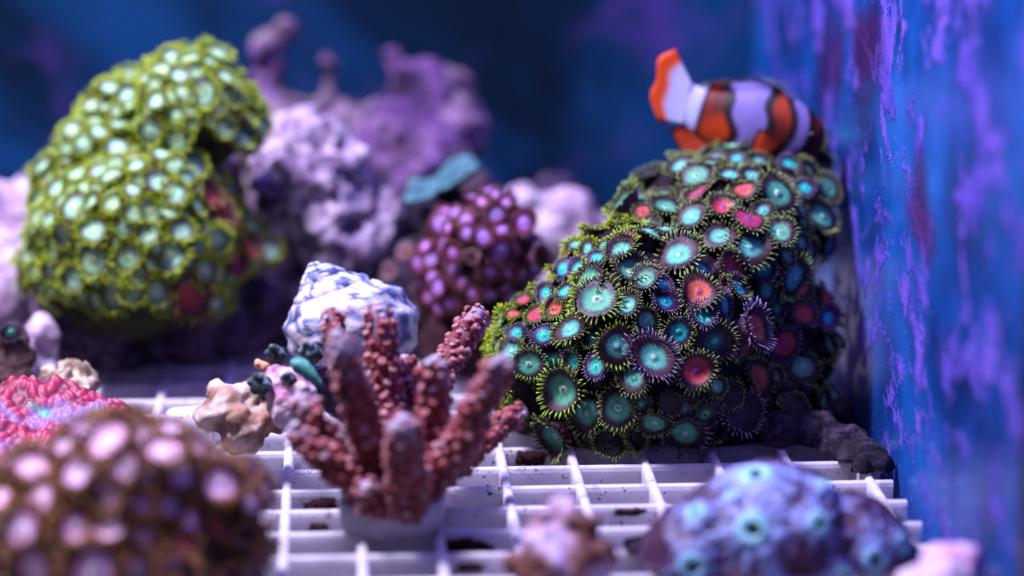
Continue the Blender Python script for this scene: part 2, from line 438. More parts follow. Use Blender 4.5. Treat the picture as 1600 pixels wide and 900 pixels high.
bx = barmesh('cross_bar', 0.262, 'x', -0.00035); by = barmesh('long_bar', 0.345, 'y', 0.0)
for i in range(-12, 14):
    x = gx0 + i * PITCHG
    if x > WX - 0.003 or x < -0.16: continue
    o = link('long_bar', by, parent=grid, smooth=False); o.location = (x, 0.6125, random.uniform(-0.0002, 0)); o.rotation_euler = (0, 0, random.uniform(-0.0008, 0.0008))
for j in range(-9, 16):
    y = gy0 + j * PITCHG
    if y < 0.44 or y > BACK - 0.01: continue
    cross_y.append(y)
    o = link('cross_bar', bx, parent=grid, smooth=False); o.location = (WX - 0.002 - 0.131, y, random.uniform(-0.0003, 0)); o.rotation_euler = (random.uniform(-0.03, 0.03), 0, 0)

# ragged dark algae on the faces of the bars
algm = plain('dark_algae', (0.008, 0.003, 0.005), (0.05, 0.012, 0.016), 900, 0.9, 0.0006, 0.1)
def algae(px, py, w, h, where):
    best = None
    for y in cross_y:
        p = P(px, py, y - 0.0014)
        if -0.0045 < p.z < 0.0004: best = p
    if best is None: return
    w *= px_m(best.y); h *= px_m(best.y); n = 46; fr = []; bk = []
    for i in range(n):
        a = 2 * math.pi * i / n
        ca, sa = math.cos(a), math.sin(a); k = 1 / max(abs(ca), abs(sa)) ** 0.7
        k *= 1 + 0.45 * fbm(Vector((ca * 2.2 + px, sa * 2.2, py * 0.1)), 1.6, 4)
        fr.append(Vector((best.x + ca * k * w / 2, best.y, best.z + sa * k * h / 2 - 0.0)))
    vs = [Vector((best.x, best.y - 0.0012, best.z))] + [best.lerp(q, 0.72) + Vector((0, -0.0009 - 0.0004 * random.random(), 0)) for q in fr] + fr + [q + Vector((0, 0.0012, 0)) for q in fr]
    fs = [(0, 1 + i, 1 + (i + 1) % n) for i in range(n)]
    for k in range(2):
        for i in range(n):
            a0 = 1 + k * n + i; a1 = 1 + k * n + (i + 1) % n; fs.append((a0, a0 + n, a1 + n, a1))
    fs.append(tuple(1 + 2 * n + i for i in range(n)))
    tag(link('algae_patch', pydata('algae_patch', vs, fs), algm), 'ragged dark maroon algae on a white grid bar ' + where, 'algae', 'algae patches on the grid')
algae(505, 794, 58, 26, 'left of the round coral plug')
algae(497, 827, 30, 18, 'left of the plug, smaller')
algae(726, 857, 78, 30, 'right of the plug, wide')
algae(735, 886, 40, 12, 'before the wide patch')
algae(828, 717, 44, 24, 'under the large polyp colony')
algae(370, 702, 40, 20, 'beside the brown blurred polyp colony')
algae(715, 705, 22, 10, 'behind the red branching coral')
algae(985, 800, 44, 10, 'beside the blue furry coral')

# ------------------------------------------------------------------ rocks behind
lilac_rock = rock_mat('lilac_rock', (0.06, 0.028, 0.075), (0.44, 0.33, 0.47), (0.82, 0.70, 0.80), 95)
purple_rock = rock_mat('purple_rock', (0.03, 0.014, 0.05), (0.22, 0.11, 0.29), (0.38, 0.25, 0.38), 45, (0.20, 0.15, 0.15))
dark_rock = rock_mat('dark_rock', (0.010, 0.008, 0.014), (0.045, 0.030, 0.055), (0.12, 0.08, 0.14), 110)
pale_rock = rock_mat('pale_rock', (0.26, 0.16, 0.26), (0.64, 0.50, 0.62), (0.80, 0.70, 0.80), 70)
mauve_rock = rock_mat('mauve_rock', (0.03, 0.018, 0.04), (0.13, 0.085, 0.16), (0.28, 0.19, 0.30), 100)

def rock(name, label, spheres, m, voxel=0.0011, disp=((0.006, 45), (0.0035, 130), (0.0014, 330)), pits=0.002, seed=0.0, pitf=120):
    me = blob(name, spheres, voxel, disp, pits=pits, seed=seed, pitf=pitf)
    return tag(link(name, me, m), label, 'rock')
rock('live_rock', 'lumpy pale lilac rock beside the yellow-green polyp colony', [(480, 300, .69, 95), (525, 370, .69, 85), (440, 245, .70, 60), (585, 365, .69, 45), (480, 420, .70, 110), (530, 480, .705, 120)], lilac_rock, seed=1, pits=0.0035, pitf=90)
rock('live_rock', 'tall knobbly purple rock standing far back before the blue wall', [(600, 85, .748, 40), (640, 130, .748, 55), (695, 118, .748, 32), (620, 205, .742, 75), (715, 215, .742, 48), (560, 215, .742, 55), (640, 290, .730, 95), (600, 400, .742, 160)], purple_rock, 0.0014, ((0.008, 40), (0.004, 110)), seed=2)
rock('live_rock', 'slender forked purple rock behind the pale lilac rock', [(415, 75, .756, 28), (445, 45, .756, 20), (420, 135, .756, 38), (512, 108, .756, 34), (500, 165, .756, 42), (450, 210, .748, 65), (480, 330, .756, 120), (480, 420, .756, 130)], purple_rock, 0.0014, ((0.006, 45), (0.003, 120)), seed=3)
rock('live_rock', 'dark rock between the snail shell and the violet polyps', [(610, 410, .70, 80), (640, 480, .695, 95), (590, 500, .70, 80), (680, 340, .71, 45)], dark_rock, seed=4)
rock('live_rock', 'smooth pinkish white rock behind the violet polyps', [(885, 350, .70, 62), (815, 330, .70, 42), (935, 365, .71, 40), (860, 440, .71, 100), (880, 500, .71, 90)], pale_rock, 0.0012, ((0.004, 45), (0.0015, 150)), pits=0.0, seed=5)
rock('live_rock', 'small beige rock far behind the pinkish white rock', [(870, 308, .735, 34), (880, 350, .735, 50), (870, 420, .735, 60)], mauve_rock, 0.0014, ((0.004, 60),), seed=6)
rock('live_rock', 'pinkish white rock at the side of the yellow-green colony', [(10, 370, .70, 85), (-20, 450, .69, 100), (60, 310, .71, 36), (20, 480, .69, 70)], pale_rock, 0.0013, ((0.005, 50), (0.002, 140)), pits=0.0, seed=7)
rock('rubble_stone', 'small rounded white stone at the foot of the yellow-green colony', [(62, 515, .645, 24), (80, 530, .645, 22), (70, 575, .645, 30), (30, 575, .64, 35)], pale_rock, 0.0009, ((0.002, 90),), pits=0, seed=8)

rock('live_rock', 'dark low rock between the large polyp colony and the blue side wall, partly standing in for shadow', [(1220, 690, .594, 48), (1275, 690, .592, 52), (1320, 705, .584, 44), (1345, 722, .577, 38), (1358, 738, .568, 34), (1300, 660, .606, 44), (1230, 640, .612, 66)], dark_rock, 0.0010, ((0.003, 70), (0.0016, 180)), seed=9)  # real rock, its near-wall end added as dark mass where shadow lies
# turquoise plate coral
def plate(name, label, px, py, s, r, nrm, mtop, cat, thick=0.0012, wave=0.0016, lobes=5, elong=1.0, stem=None):
    c = P(px, py, s); q = Vector(nrm).normalized().to_track_quat('Z', 'Y').to_matrix()
    vs = []; fs = []; A = 60; R = 12
    for side in (1, -1):
        for k in range(R + 1):
            for i in range(A):
                a = 2 * math.pi * i / A; rr = r * k / R * (1 + 0.16 * math.sin(lobes * a + 1) + 0.1 * math.sin(2 * a))
                z = wave * (k / R) ** 2 * math.sin(lobes * a + 0.6) + r * 0.22 * (k / R) ** 2 + side * thick * 0.5 * (1 - 0.7 * (k / R) ** 4)
                vs.append(c + q @ Vector((rr * math.cos(a) * elong, rr * math.sin(a), z)))
    off = (R + 1) * A
    for k in range(R):
        for i in range(A):
            j = (i + 1) % A
            fs.append((k * A + i, (k + 1) * A + i, (k + 1) * A + j, k * A + j))
            fs.append((off + k * A + i, off + k * A + j, off + (k + 1) * A + j, off + (k + 1) * A + i))
    for i in range(A):
        j = (i + 1) % A; fs.append((R * A + i, off + R * A + i, off + R * A + j, R * A + j))
    root = thing(name, Vector((c.x, c.y, 0)), label, cat)
    me = pydata('plate', vs, fs)
    cols = []
    for k, vv in enumerate(vs):
        t = (k % off) // A / R
        cols.append(lerp((0.08, 0.20, 0.26), (0.16, 0.36, 0.38), t) if k < off else (0.09, 0.035, 0.05))
    point_color(me, cols); link('plate', me, mtop, root)
    if stem:
        st = blob('stalk', stem, 0.001, ((0.003, 60), (0.0012, 160))); link('stalk', st, dark_rock, root)
flesh = attr_mat('coral_flesh', 0.7, 0.2, 420, 0.85, 0.0008)
plate('plate_coral', 'turquoise plate coral tilted above the violet polyp colony', 706, 284, .685, 0.0082, (-0.34, -0.10, 0.93), flesh, 'coral', 0.002, 0.0012, 3, 1.0, [(705, 320, .69, 26), (700, 370, .69, 34), (700, 440, .69, 46), (705, 520, .69, 60)])
plate('plate_coral', 'small blue-green plate coral edge tucked beside the dark rock', 658, 302, .675, 0.0040, (-0.2, -0.5, 0.84), flesh, 'coral', 0.0016, 0.0006, 3, 1.0, [(660, 330, .68, 18), (662, 400, .685, 26)])

# ------------------------------------------------------------------ large teal polyp colony (in focus)
def rad(v): return v
big_me = blob('rock', [(1010, 538, .604, 180), (872, 565, .602, 106), (1185, 520, .618, 108), (1235, 330, .630, 62), (1125, 398, .618, 132), (985, 468, .620, 98), (1075, 338, .628, 74), (1035, 400, .616, 92), (900, 500, .606, 70),
                       (1150, 318, .638, 76), (1240, 296, .640, 52), (1195, 226, .674, 68), (1255, 252, .664, 50), (1100, 660, .602, 112), (960, 660, .598, 102), (1190, 650, .608, 95)], 0.0011, ((0.0035, 45), (0.0012, 140)), seed=11)
big = thing('polyp_colony', P(1020, 690, .615) * 1.0, 'large dark rock covered in teal, cyan and red polyps with yellow-green fringes', 'coral colony')
big.location.z = 0.0
link('rock', big_me, rock_mat('plum_mat', (0.012, 0.006, 0.014), (0.045, 0.018, 0.04), (0.09, 0.05, 0.07), 160), big)
colony = Colony(big, big_me, 'big', VAR, face=0.04); colony.up = 0.22
def crop6(u, v): return 760 + u / 2.667, 180 + v / 2.667
def crop7(u, v): return 760 + u / 2.647, 420 + v / 2.647
L6 = [('teal', [(800, 160, 60), (865, 255, 70), (1015, 250, 62), (930, 140, 50), (1140, 195, 45), (1215, 325, 85), (745, 385, 65), (855, 425, 75), (635, 340, 60),
                (680, 485, 65), (965, 510, 70), (1100, 550, 90), (1215, 495, 65), (1390, 435, 78), (565, 560, 65), (800, 585, 98), (600, 650, 76), (660, 690, 60),
                (430, 690, 75), (470, 780, 98), (590, 795, 60), (1165, 730, 50), (1285, 670, 92), (1462, 680, 52), (1255, 590, 42), (840, 490, 50), (1240, 150, 50), (1160, 400, 45)]),
      ('cyan', [(1265, 205, 48), (1405, 250, 38), (1320, 300, 46), (720, 705, 42), (465, 600, 42), (320, 640, 46), (385, 635, 42), (250, 740, 46), (325, 735, 46),
                (740, 790, 56), (905, 640, 42), (1150, 640, 52), (1050, 720, 60), (990, 795, 56), (1110, 795, 48), (900, 835, 60), (955, 185, 42)]),
      ('red', [(1080, 315, 56), (985, 385, 58), (1075, 430, 76), (890, 335, 58), (650, 400, 42), (550, 440, 34), (205, 830, 52), (290, 805, 48), (1020, 635, 72), (885, 735, 84), (1320, 825, 60)]),
      ('green', [(1445, 145, 62), (1210, 805, 48), (1440, 60, 50)])]
L7 = [('teal', [(350, 250, 78), (175, 385, 66), (540, 320, 84), (660, 215, 56), (690, 365, 92), (610, 450, 70), (320, 500, 92), (420, 600, 88), (545, 575, 82), (285, 690, 92), (695, 640, 68), (820, 680, 90)]),
      ('cyan', [(235, 275, 48), (125, 265, 38), (270, 375, 48), (365, 378, 48), (455, 415, 52), (790, 260, 62), (1420, 195, 50)]),
      ('red', [(65, 295, 40), (1085, 250, 88), (1230, 310, 68), (870, 420, 76), (1130, 450, 84), (110, 190, 40)]),
      ('green', [(940, 300, 84), (915, 600, 64)]),
      ('dark', [(1070, 610, 90), (510, 725, 62), (580, 815, 62), (870, 800, 72), (1020, 750, 56), (760, 560, 50), (1010, 520, 60)])]
def tent_for(kind, px, py):
    if kind == 'cyan': return 'lilac' if random.random() < 0.7 else 'olive'
    if px > 1010 and py > 450: return 'lilac' if random.random() < 0.4 else 'olive'  # lower right: violet light put into the tentacle colour
    return 'lime' if px < 980 and random.random() < 0.75 else 'olive'
for crop, LST in ((crop6, L6), (crop7, L7)):
    for kind, pts in LST:
        for (u, vv, r) in pts:
            x, y = crop(u, vv)
            colony.at_pixel(x, y, r / 2.66 * 0.98, kind, tent_for(kind, x, y), 0.62, lift=random.uniform(0.45, 0.95))
def pick_big(q):
    x, y = to_px(q); t = 'lime' if x < 1000 else 'olive'
    return random.choice(['teal', 'teal', 'green', 'cyan', 'red', 'dark']) if y < 640 else random.choice(['dark', 'dark', 'green']), t
colony.var = VLONG
colony.fill(90, 0.0016, 0.0026, lambda q: (random.choice(['teal', 'red', 'green']), 'chart'), lambda c, n: n.dot(VIEW) > -0.55 and to_px(c)[0] < 1000 and to_px(c)[1] < 640, gap=0.62)
colony.var = VAR
colony.fill(150, 0.0020, 0.0038, pick_big, lambda c, n: c.z > 0.003, gap=0.76)

# ------------------------------------------------------------------ yellow-green colony
gr_spheres = [(215, 380, .662, 150), (150, 300, .668, 85), (168, 238, .668, 74), (240, 260, .672, 70), (290, 175, .668, 78), (200, 205, .672, 78), (365, 185, .672, 34), (125, 420, .658, 72), (330, 390, .668, 65)]
gr_me = blob('growth', gr_spheres, 0.0012, ((0.0035, 45), (0.001, 150)), seed=21)
green = thing('polyp_colony', Vector((P(230, 500, .675).x, .675, 0)), 'bright yellow-green polyp colony with pale mint centres on a mauve rock', 'coral colony')
link('growth', gr_me, rock_mat('moss_mat', (0.03, 0.03, 0.014), (0.07, 0.08, 0.03), (0.12, 0.12, 0.06), 160), green)
link('rock', blob('rock', [(190, 480, .675, 120), (280, 490, .685, 130), (150, 520, .68, 90), (350, 470, .695, 110), (330, 300, .70, 60), (230, 420, .68, 150)], 0.0012, ((0.005, 50), (0.003, 130), (0.0012, 330)), pits=0.0025, seed=22), mauve_rock, green)
gcol = Colony(green, gr_me, 'moss', VLONG, face=0.15); gcol.up = 0.22
def crop1(u, v): return u / 3.333, 50 + v / 3.333
def crop2(u, v): return u / 2.8125, 280 + v / 2.8125
G1 = [(775, 240, 55), (935, 225, 55), (1180, 235, 60), (1055, 320, 85), (660, 330, 60), (885, 330, 48), (465, 370, 52), (550, 380, 44), (355, 410, 46), (770, 415, 58), (915, 440, 58), (1215, 350, 48), (1165, 500, 62),
      (620, 470, 52), (490, 465, 46), (370, 500, 56), (435, 580, 60), (610, 600, 72), (350, 660, 46), (480, 650, 40), (855, 635, 66), (710, 700, 60), (580, 750, 72), (825, 780, 76), (260, 760, 50), (690, 820, 52), (915, 840, 70),
      (600, 885, 60), (1065, 795, 48), (680, 205, 42), (440, 810, 48), (255, 890, 42), (1090, 150, 50)]
G2 = [(500, 110, 56), (770, 70, 60), (865, 115, 52), (995, 125, 60), (660, 145, 60), (215, 180, 46), (280, 240, 60), (410, 225, 66), (545, 205, 48), (650, 240, 56), (795, 225, 60), (950, 255, 66), (120, 270, 42), (410, 355, 80),
      (565, 345, 72), (750, 340, 76), (150, 400, 42), (245, 395, 66), (890, 410, 76), (500, 510, 76), (355, 510, 52), (215, 560, 46)]
for (u, vv, r) in G1:
    x, y = crop1(u, vv); gcol.at_pixel(x, y, r / 3.333 * 0.86, 'mint', 'chart', 0.66, lift=random.uniform(0.4, 0.8))
for (u, vv, r) in G2:
    x, y = crop2(u, vv); gcol.at_pixel(x, y, r / 2.8125 * 0.86, 'mint', 'chart', 0.65, lift=random.uniform(0.4, 0.8))
for (u, vv, r) in [(1090, 290, 60), (1030, 360, 56), (835, 510, 82), (1060, -10, 56), (960, -15, 56)]:
    x, y = crop2(u, vv); gcol.at_pixel(x, y, r / 2.8125, 'rose', 'brown', 0.65)
gcol.fill(200, 0.0018, 0.0032, lambda q: ('mint', 'chart'), lambda c, n: n.z > -0.35 and to_px(c)[1] < 470, gap=0.74)

# ------------------------------------------------------------------ brown and pink colony, close to the lens
br_me = blob('growth', [(190, 810, .505, 140), (75, 810, .508, 110), (320, 815, .507, 85), (190, 900, .505, 190), (20, 880, .505, 120)], 0.0010, ((0.003, 50), (0.001, 160)), seed=31)
brown = thing('polyp_colony', Vector((P(190, 900, .505).x, .505, 0)), 'brown polyp colony with pale pink discs on a mound before the pink crusty coral', 'coral colony')
link('growth', br_me, rock_mat('umber_mat', (0.035, 0.012, 0.010), (0.09, 0.035, 0.02), (0.14, 0.06, 0.04), 160), brown)
bcol = Colony(brown, br_me, 'tan', VLONG, face=0.35)
B3 = [(235, 325, 56), (445, 345, 96), (705, 385, 86), (600, 330, 52), (725, 240, 56), (905, 310, 60), (130, 450, 80), (325, 470, 82), (515, 450, 66), (615, 480, 58), (745, 480, 72), (900, 520, 82), (455, 555, 76), (175, 575, 76),
      (585, 600, 52), (705, 605, 62), (90, 705, 86), (305, 705, 76), (455, 705, 62), (590, 745, 56), (1045, 600, 52), (145, 870, 92), (385, 870, 100), (0, 580, 62), (1020, 450, 44), (40, 350, 60), (760, 780, 56), (900, 700, 60), (560, 880, 66)]
for (u, vv, r) in B3:
    bcol.at_pixel(u / 2.648, 560 + vv / 2.648, r / 2.648 * 1.08, 'rose' if u > 740 and vv > 690 else 'blush', 'brown', 0.50, lift=random.uniform(0.4, 0.8))
bcol.fill(90, 0.0020, 0.0036, lambda q: ('blush' if random.random() < 0.35 else 'ember', 'brown'), lambda c, n: True, gap=0.78)

# ------------------------------------------------------------------ violet polyp colony (middle)
vi_me = blob('growth', [(765, 390, .650, 72), (735, 445, .655, 66), (705, 390, .66, 44), (800, 410, .652, 50), (715, 480, .66, 60), (740, 540, .66, 80), (800, 500, .66, 80)], 0.0011, ((0.0035, 55), (0.001, 160)), seed=41)
violet = thing('polyp_colony', Vector((P(750, 500, .655).x, .655, 0)), 'violet polyp colony with reddish brown skirts behind the red branching coral', 'coral colony')
link('growth', vi_me, rock_mat('wine_mat', (0.025, 0.008, 0.014), (0.08, 0.025, 0.04), (0.14, 0.05, 0.08), 160), violet)
vcol = Colony(violet, vi_me, 'wine', VSHORT, face=0.4)
V5 = [(285, 350, 56), (570, 310, 46), (595, 385, 46), (700, 345, 60), (495, 415, 52), (345, 495, 54), (360, 575, 50), (235, 525, 46), (285, 655, 50), (330, 755, 56), (440, 700, 50), (530, 710, 46), (540, 585, 52), (575, 495, 70), (625, 570, 50),
      (730, 400, 44), (415, 330, 50), (205, 465, 40), (560, 200, 30), (665, 195, 30), (800, 420, 42), (620, 610, 44), (300, 455, 46), (240, 610, 40), (415, 395, 42), (650, 460, 46), (400, 640, 44), (700, 620, 46)]
for (u, vv, r) in V5:
    vcol.at_pixel(600 + u / 3.214, 240 + vv / 3.214, r / 3.214 * 1.12, 'violet', 'maroon', 0.65, lift=random.uniform(0.4, 1.0))
for (u, vv, r) in [(440, 520, 44), (745, 530, 70)]:
    vcol.at_pixel(600 + u / 3.214, 240 + vv / 3.214, r / 3.214, 'ember', 'grey', 0.65, lift=1.3)
vcol.fill(40, 0.0016, 0.0028, lambda q: ('violet', 'maroon'), lambda c, n: c.z > 0.012, gap=0.8)

# few dim rosy polyps on the dark rock
dm_me = blob('growth', [(640, 430, .675, 40), (620, 470, .675, 45), (660, 500, .675, 45), (650, 560, .675, 60)], 0.0011, ((0.003, 60),), seed=45)
dim = thing('polyp_colony', Vector((P(640, 500, .675).x, .675, 0)), 'few dim rosy polyps on dark rock beside the snail shell', 'coral colony')
link('growth', dm_me, dark_rock, dim)
dcol = Colony(dim, dm_me, 'wine', VSHORT, face=0.8)
for (x, y, r) in [(634, 394, 15), (657, 452, 15), (653, 487, 14), (608, 424, 14), (615, 352, 12), (600, 470, 12)]:
    dcol.at_pixel(x, y, r, 'ember', 'grey', 0.67, lift=0.6)

# ------------------------------------------------------------------ red branching coral on its plug
acro_base = Vector((P(612, 830, .536).x, .5360, 0.0))
acro = thing('branching_coral', acro_base, 'reddish brown branching stony coral with pale tips on a round plug', 'coral')
plugm = plain('plug_ceramic', (0.30, 0.27, 0.34), (0.50, 0.47, 0.55), 260, 0.7, 0.0004)
def lathe(name, prof, c, seg=48, wob=0.0):
    vs = []; fs = []
    for (r, z) in prof:
        for i in range(seg):
            a = 2 * math.pi * i / seg; k = 1 + wob * math.sin(3 * a + 1)
            vs.append((c[0] + r * k * math.cos(a), c[1] + r * k * math.sin(a), c[2] + z))
    n = len(prof)
    for k in range(n - 1):
        for i in range(seg):
            j = (i + 1) % seg; fs.append((k * seg + i, k * seg + j, (k + 1) * seg + j, (k + 1) * seg + i))
    fs.append(tuple(range(seg))[::-1]); fs.append(tuple((n - 1) * seg + i for i in range(seg)))
    return pydata(name, vs, fs)
link('plug', lathe('plug', [(0.0092, 0.0002), (0.0098, 0.0006), (0.0102, 0.0052), (0.0100, 0.0060), (0.0094, 0.0064), (0.004, 0.0065)], acro_base, wob=0.01), plugm, acro, smooth=True)
mac = Mat('acro_skin', 0.6, 0.3, sss=0.05); n = mac.noise(mac.n('NewGeometry').outputs['Position'], 700, 4)
cb = mac.ramp(n, [(0.3, (0.066, 0.010, 0.013)), (0.65, (0.20, 0.030, 0.034))])
mac.color(mac.mix(mac.ramp(mac.attr('l'), [(0.72, 0.0), (1.0, 0.85)]), cb, (0.34, 0.30, 0.40))).bump(n, 0.0003, 0.8)
mco = Mat('acro_cup', 0.55, 0.35, sss=0.05)
oi = mco.n('ObjectInfo').outputs['Random']
tipc = mco.ramp(oi, [(0.0, (0.26, 0.05, 0.05)), (0.55, (0.42, 0.14, 0.15)), (0.9, (0.44, 0.30, 0.34))])
n = mco.noise(mco.n('NewGeometry').outputs['Position'], 900, 3)
cb = mco.ramp(n, [(0.3, (0.095, 0.013, 0.016)), (0.65, (0.26, 0.042, 0.046))])
mco.color(mco.mix(mco.ramp(mco.attr('l'), [(0.35, 0.0), (0.9, 0.9)]), cb, tipc)).bump(n, 0.0002, 0.6)
mct = Mat('acro_tip_cup', 0.55, 0.35, sss=0.05)
mct.color(mct.ramp(mct.attr('l'), [(0.0, (0.20, 0.05, 0.055)), (0.7, (0.36, 0.26, 0.34)), (1.0, (0.48, 0.48, 0.58))]))
def cup_mesh(name, m):
    prof = [(1.40, -0.55, 0), (1.08, -0.05, 0.05), (0.94, 0.42, 0.25), (0.86, 0.82, 0.65), (0.66, 1.08, 1.0), (0.40, 1.06, 1.0), (0.20, 0.80, 0.2)]
    vs = []; fs = []; lv = []; S = 10
    for (r, z, l) in prof:
        for i in range(S):
            a = 2 * math.pi * i / S; vs.append((r * math.cos(a), r * math.sin(a), z)); lv.append(l)
    for k in range(len(prof) - 1):
        for i in range(S):
            j = (i + 1) % S; fs.append((k * S + i, k * S + j, (k + 1) * S + j, (k + 1) * S + i))
    fs.append(tuple((len(prof) - 1) * S + i for i in range(S)))
    me = pydata(name, vs, fs); point_float(me, lv, 'l'); me.materials.append(m)
    me.polygons.foreach_set('use_smooth', [True] * len(me.polygons)); return me, vs, fs, lv
CUP, cvs, cfs, clv = cup_mesh('corallite', mco.m)
CUPT = cup_mesh('corallite_tip', mct.m)[0]
branches = [  # pixel path with depth, and radius in pixels
    ([(612, 775, 0.535), (590, 730, 0.533), (556, 620, 0.529), (526, 522, 0.527)], 35),
    ([(600, 770, 0.541), (557, 620, 0.554), (528, 540, 0.558), (513, 484, 0.560)], 22),
    ([(615, 770, 0.541), (605, 650, 0.551), (597, 560, 0.554), (590, 476, 0.556)], 34),
    ([(640, 770, 0.545), (668, 630, 0.560), (710, 550, 0.569), (750, 484, 0.575)], 28),
    ([(640, 775, 0.536), (664, 730, 0.537), (676, 640, 0.537), (680, 562, 0.537)], 35),
    ([(645, 780, 0.533), (712, 705, 0.529), (752, 625, 0.527), (788, 560, 0.526)], 33),
    ([(632, 790, 0.531), (636, 775, 0.525), (632, 705, 0.519), (628, 655, 0.516)], 40),
    ([(600, 780, 0.535), (540, 730, 0.533), (500, 670, 0.534), (472, 622, 0.535)], 28),
    ([(600, 785, 0.533), (545, 748, 0.529), (495, 705, 0.529), (454, 672, 0.530)], 27),
    ([(645, 780, 0.541), (712, 725, 0.549), (765, 680, 0.554), (816, 642, 0.558)], 25),
    ([(625, 775, 0.542), (640, 660, 0.554), (636, 600, 0.558), (632, 560, 0.560)], 24),
    ([(596, 792, 0.529), (580, 786, 0.525), (574, 772, 0.523), (572, 760, 0.522)], 24),
    ([(640, 785, 0.536), (690, 735, 0.541), (715, 690, 0.549), (728, 655, 0.554)], 22),
]
cand = []; bobs = []
for bi, (path, rpx) in enumerate(branches):
    pts = [P(*q) for q in path]
    if bi < 11: pts[0] = acro_base + Vector(((pts[0].x - acro_base.x) * 0.8, (pts[0].y - acro_base.y) * 0.6, 0.0060))
    r0 = rpx * 0.72 * px_m(path[1][2])
    def spl(t):
        k = min(int(t * 3), 2); u = t * 3 - k
        g = lambda i: pts[max(0, min(3, i))]
        p0, p1, p2, p3 = g(k - 1), g(k), g(k + 1), g(k + 2)
        return 0.5 * ((2 * p1) + (p2 - p0) * u + (2 * p0 - 5 * p1 + 4 * p2 - p3) * u * u + (3 * p1 - p0 - 3 * p2 + p3) * u ** 3)
    NS, NA = 34, 18; vs = []; fs = []; lv = []
    length = sum((spl((i + 1) / 40) - spl(i / 40)).length for i in range(40))
    def frame(t):
        d = (spl(min(1, t + 0.02)) - spl(max(0, t - 0.02))).normalized(); sd = d.cross(Vector((0.3, 1, 0.1))).normalized(); return d, sd, sd.cross(d)
    def rad_at(t):
        rr = r0 * (1.26 - 0.46 * t)
        if t > 0.86: rr *= math.sqrt(max(0.02, 1 - ((t - 0.86) / 0.145) ** 2))
        return rr
    for k in range(NS + 1):
        t = k / NS; d, sd, up = frame(t); c = spl(t)
        for i in range(NA):
            a = 2 * math.pi * i / NA; w = sd * math.cos(a) + up * math.sin(a)
            r = rad_at(t); q = c + w * r; q += w * (0.22 * r0 * fbm(q, 380, 3)); vs.append(q); lv.append(t ** 1.0)
    for k in range(NS):
        for i in range(NA):
            j = (i + 1) % NA; fs.append((k * NA + i, k * NA + j, (k + 1) * NA + j, (k + 1) * NA + i))
    fs.append(tuple(NS * NA + i for i in range(NA)))
    me = pydata('branch', vs, fs); point_float(me, lv, 'l')
    bo = link('branch', me, mac.m, acro); bobs.append(bo)
    rows = max(2, int(length / 0.0021))
    for k in range(rows):
        t = (k + 0.5) / rows * 0.99
        if t < 0.14 and bi < 11: continue
        d, sd, up = frame(t); c = spl(t); r = rad_at(t)
        m = max(3, int(2 * math.pi * r / 0.0022))
        for i in range(m):
            a = 2 * math.pi * (i + 0.5 * (k % 2) + random.uniform(-0.22, 0.22)) / m
            w = sd * math.cos(a) + up * math.sin(a)
            pos = c + w * (r * 0.97) + d * random.uniform(-0.0004, 0.0004)
            dirn = (w + d * random.uniform(0.5, 1.3) + Vector((random.gauss(0, .2), random.gauss(0, .2), random.gauss(0, .2)))).normalized()
            cand.append((-(dirn.dot(VIEW)) + random.uniform(-0.1, 0.1), bi, pos, dirn, random.choice((0.00055, 0.0007, 0.00085, 0.001, 0.0011)) * random.uniform(0.85, 1.1) * (1.0 if t < 0.9 else 0.85), t))
    d, sd, up = frame(0.99); cand.append((2, bi, spl(1.0) - d * 0.0006, d, 0.00115, 1.0))
cand.sort(key=lambda q: -q[0])
rest = {}
for k, (vis, bi, pos, dirn, r, t) in enumerate(cand):
    M = Matrix.Translation(pos) @ (dirn.to_track_quat('Z', 'Y').to_matrix() * r).to_4x4()
    if k < 300:
        o = bpy.data.objects.new('corallite', CUPT if t > 0.90 else CUP); C.objects.link(o)
        o.parent = bobs[bi]; o.matrix_parent_inverse = Matrix.Translation(-acro_base); o.matrix_basis = Matrix.Translation(acro_base) @ M if False else M
        o.matrix_parent_inverse = Matrix.Identity(4)
    else: rest.setdefault(bi, []).append(M)
for bi, Ms in rest.items():
    vs = []; fs = []; lv = []
    for M in Ms:
        b = len(vs); vs += [M @ Vector(q) for q in cvs]; fs += [tuple(b + i for i in f) for f in cfs]; lv += clv
    me = pydata('corallite_cover', vs, fs); point_float(me, lv, 'l'); me.materials.append(mco.m)
    o = bpy.data.objects.new('corallite_cover', me); C.objects.link(o); o.parent = bobs[bi]; o['kind'] = 'stuff'
    me.polygons.foreach_set('use_smooth', [True] * len(me.polygons))
foot = blob('encrusting_foot', [(615, 785, .535, 40), (640, 785, .537, 36), (590, 790, .534, 26), (628, 760, .537, 44)], 0.0006, ((0.0012, 160), (0.0007, 420)), seed=51)
point_float(foot, [0.0] * len(foot.vertices), 'l'); link('encrusting_foot', foot, mac.m, acro)

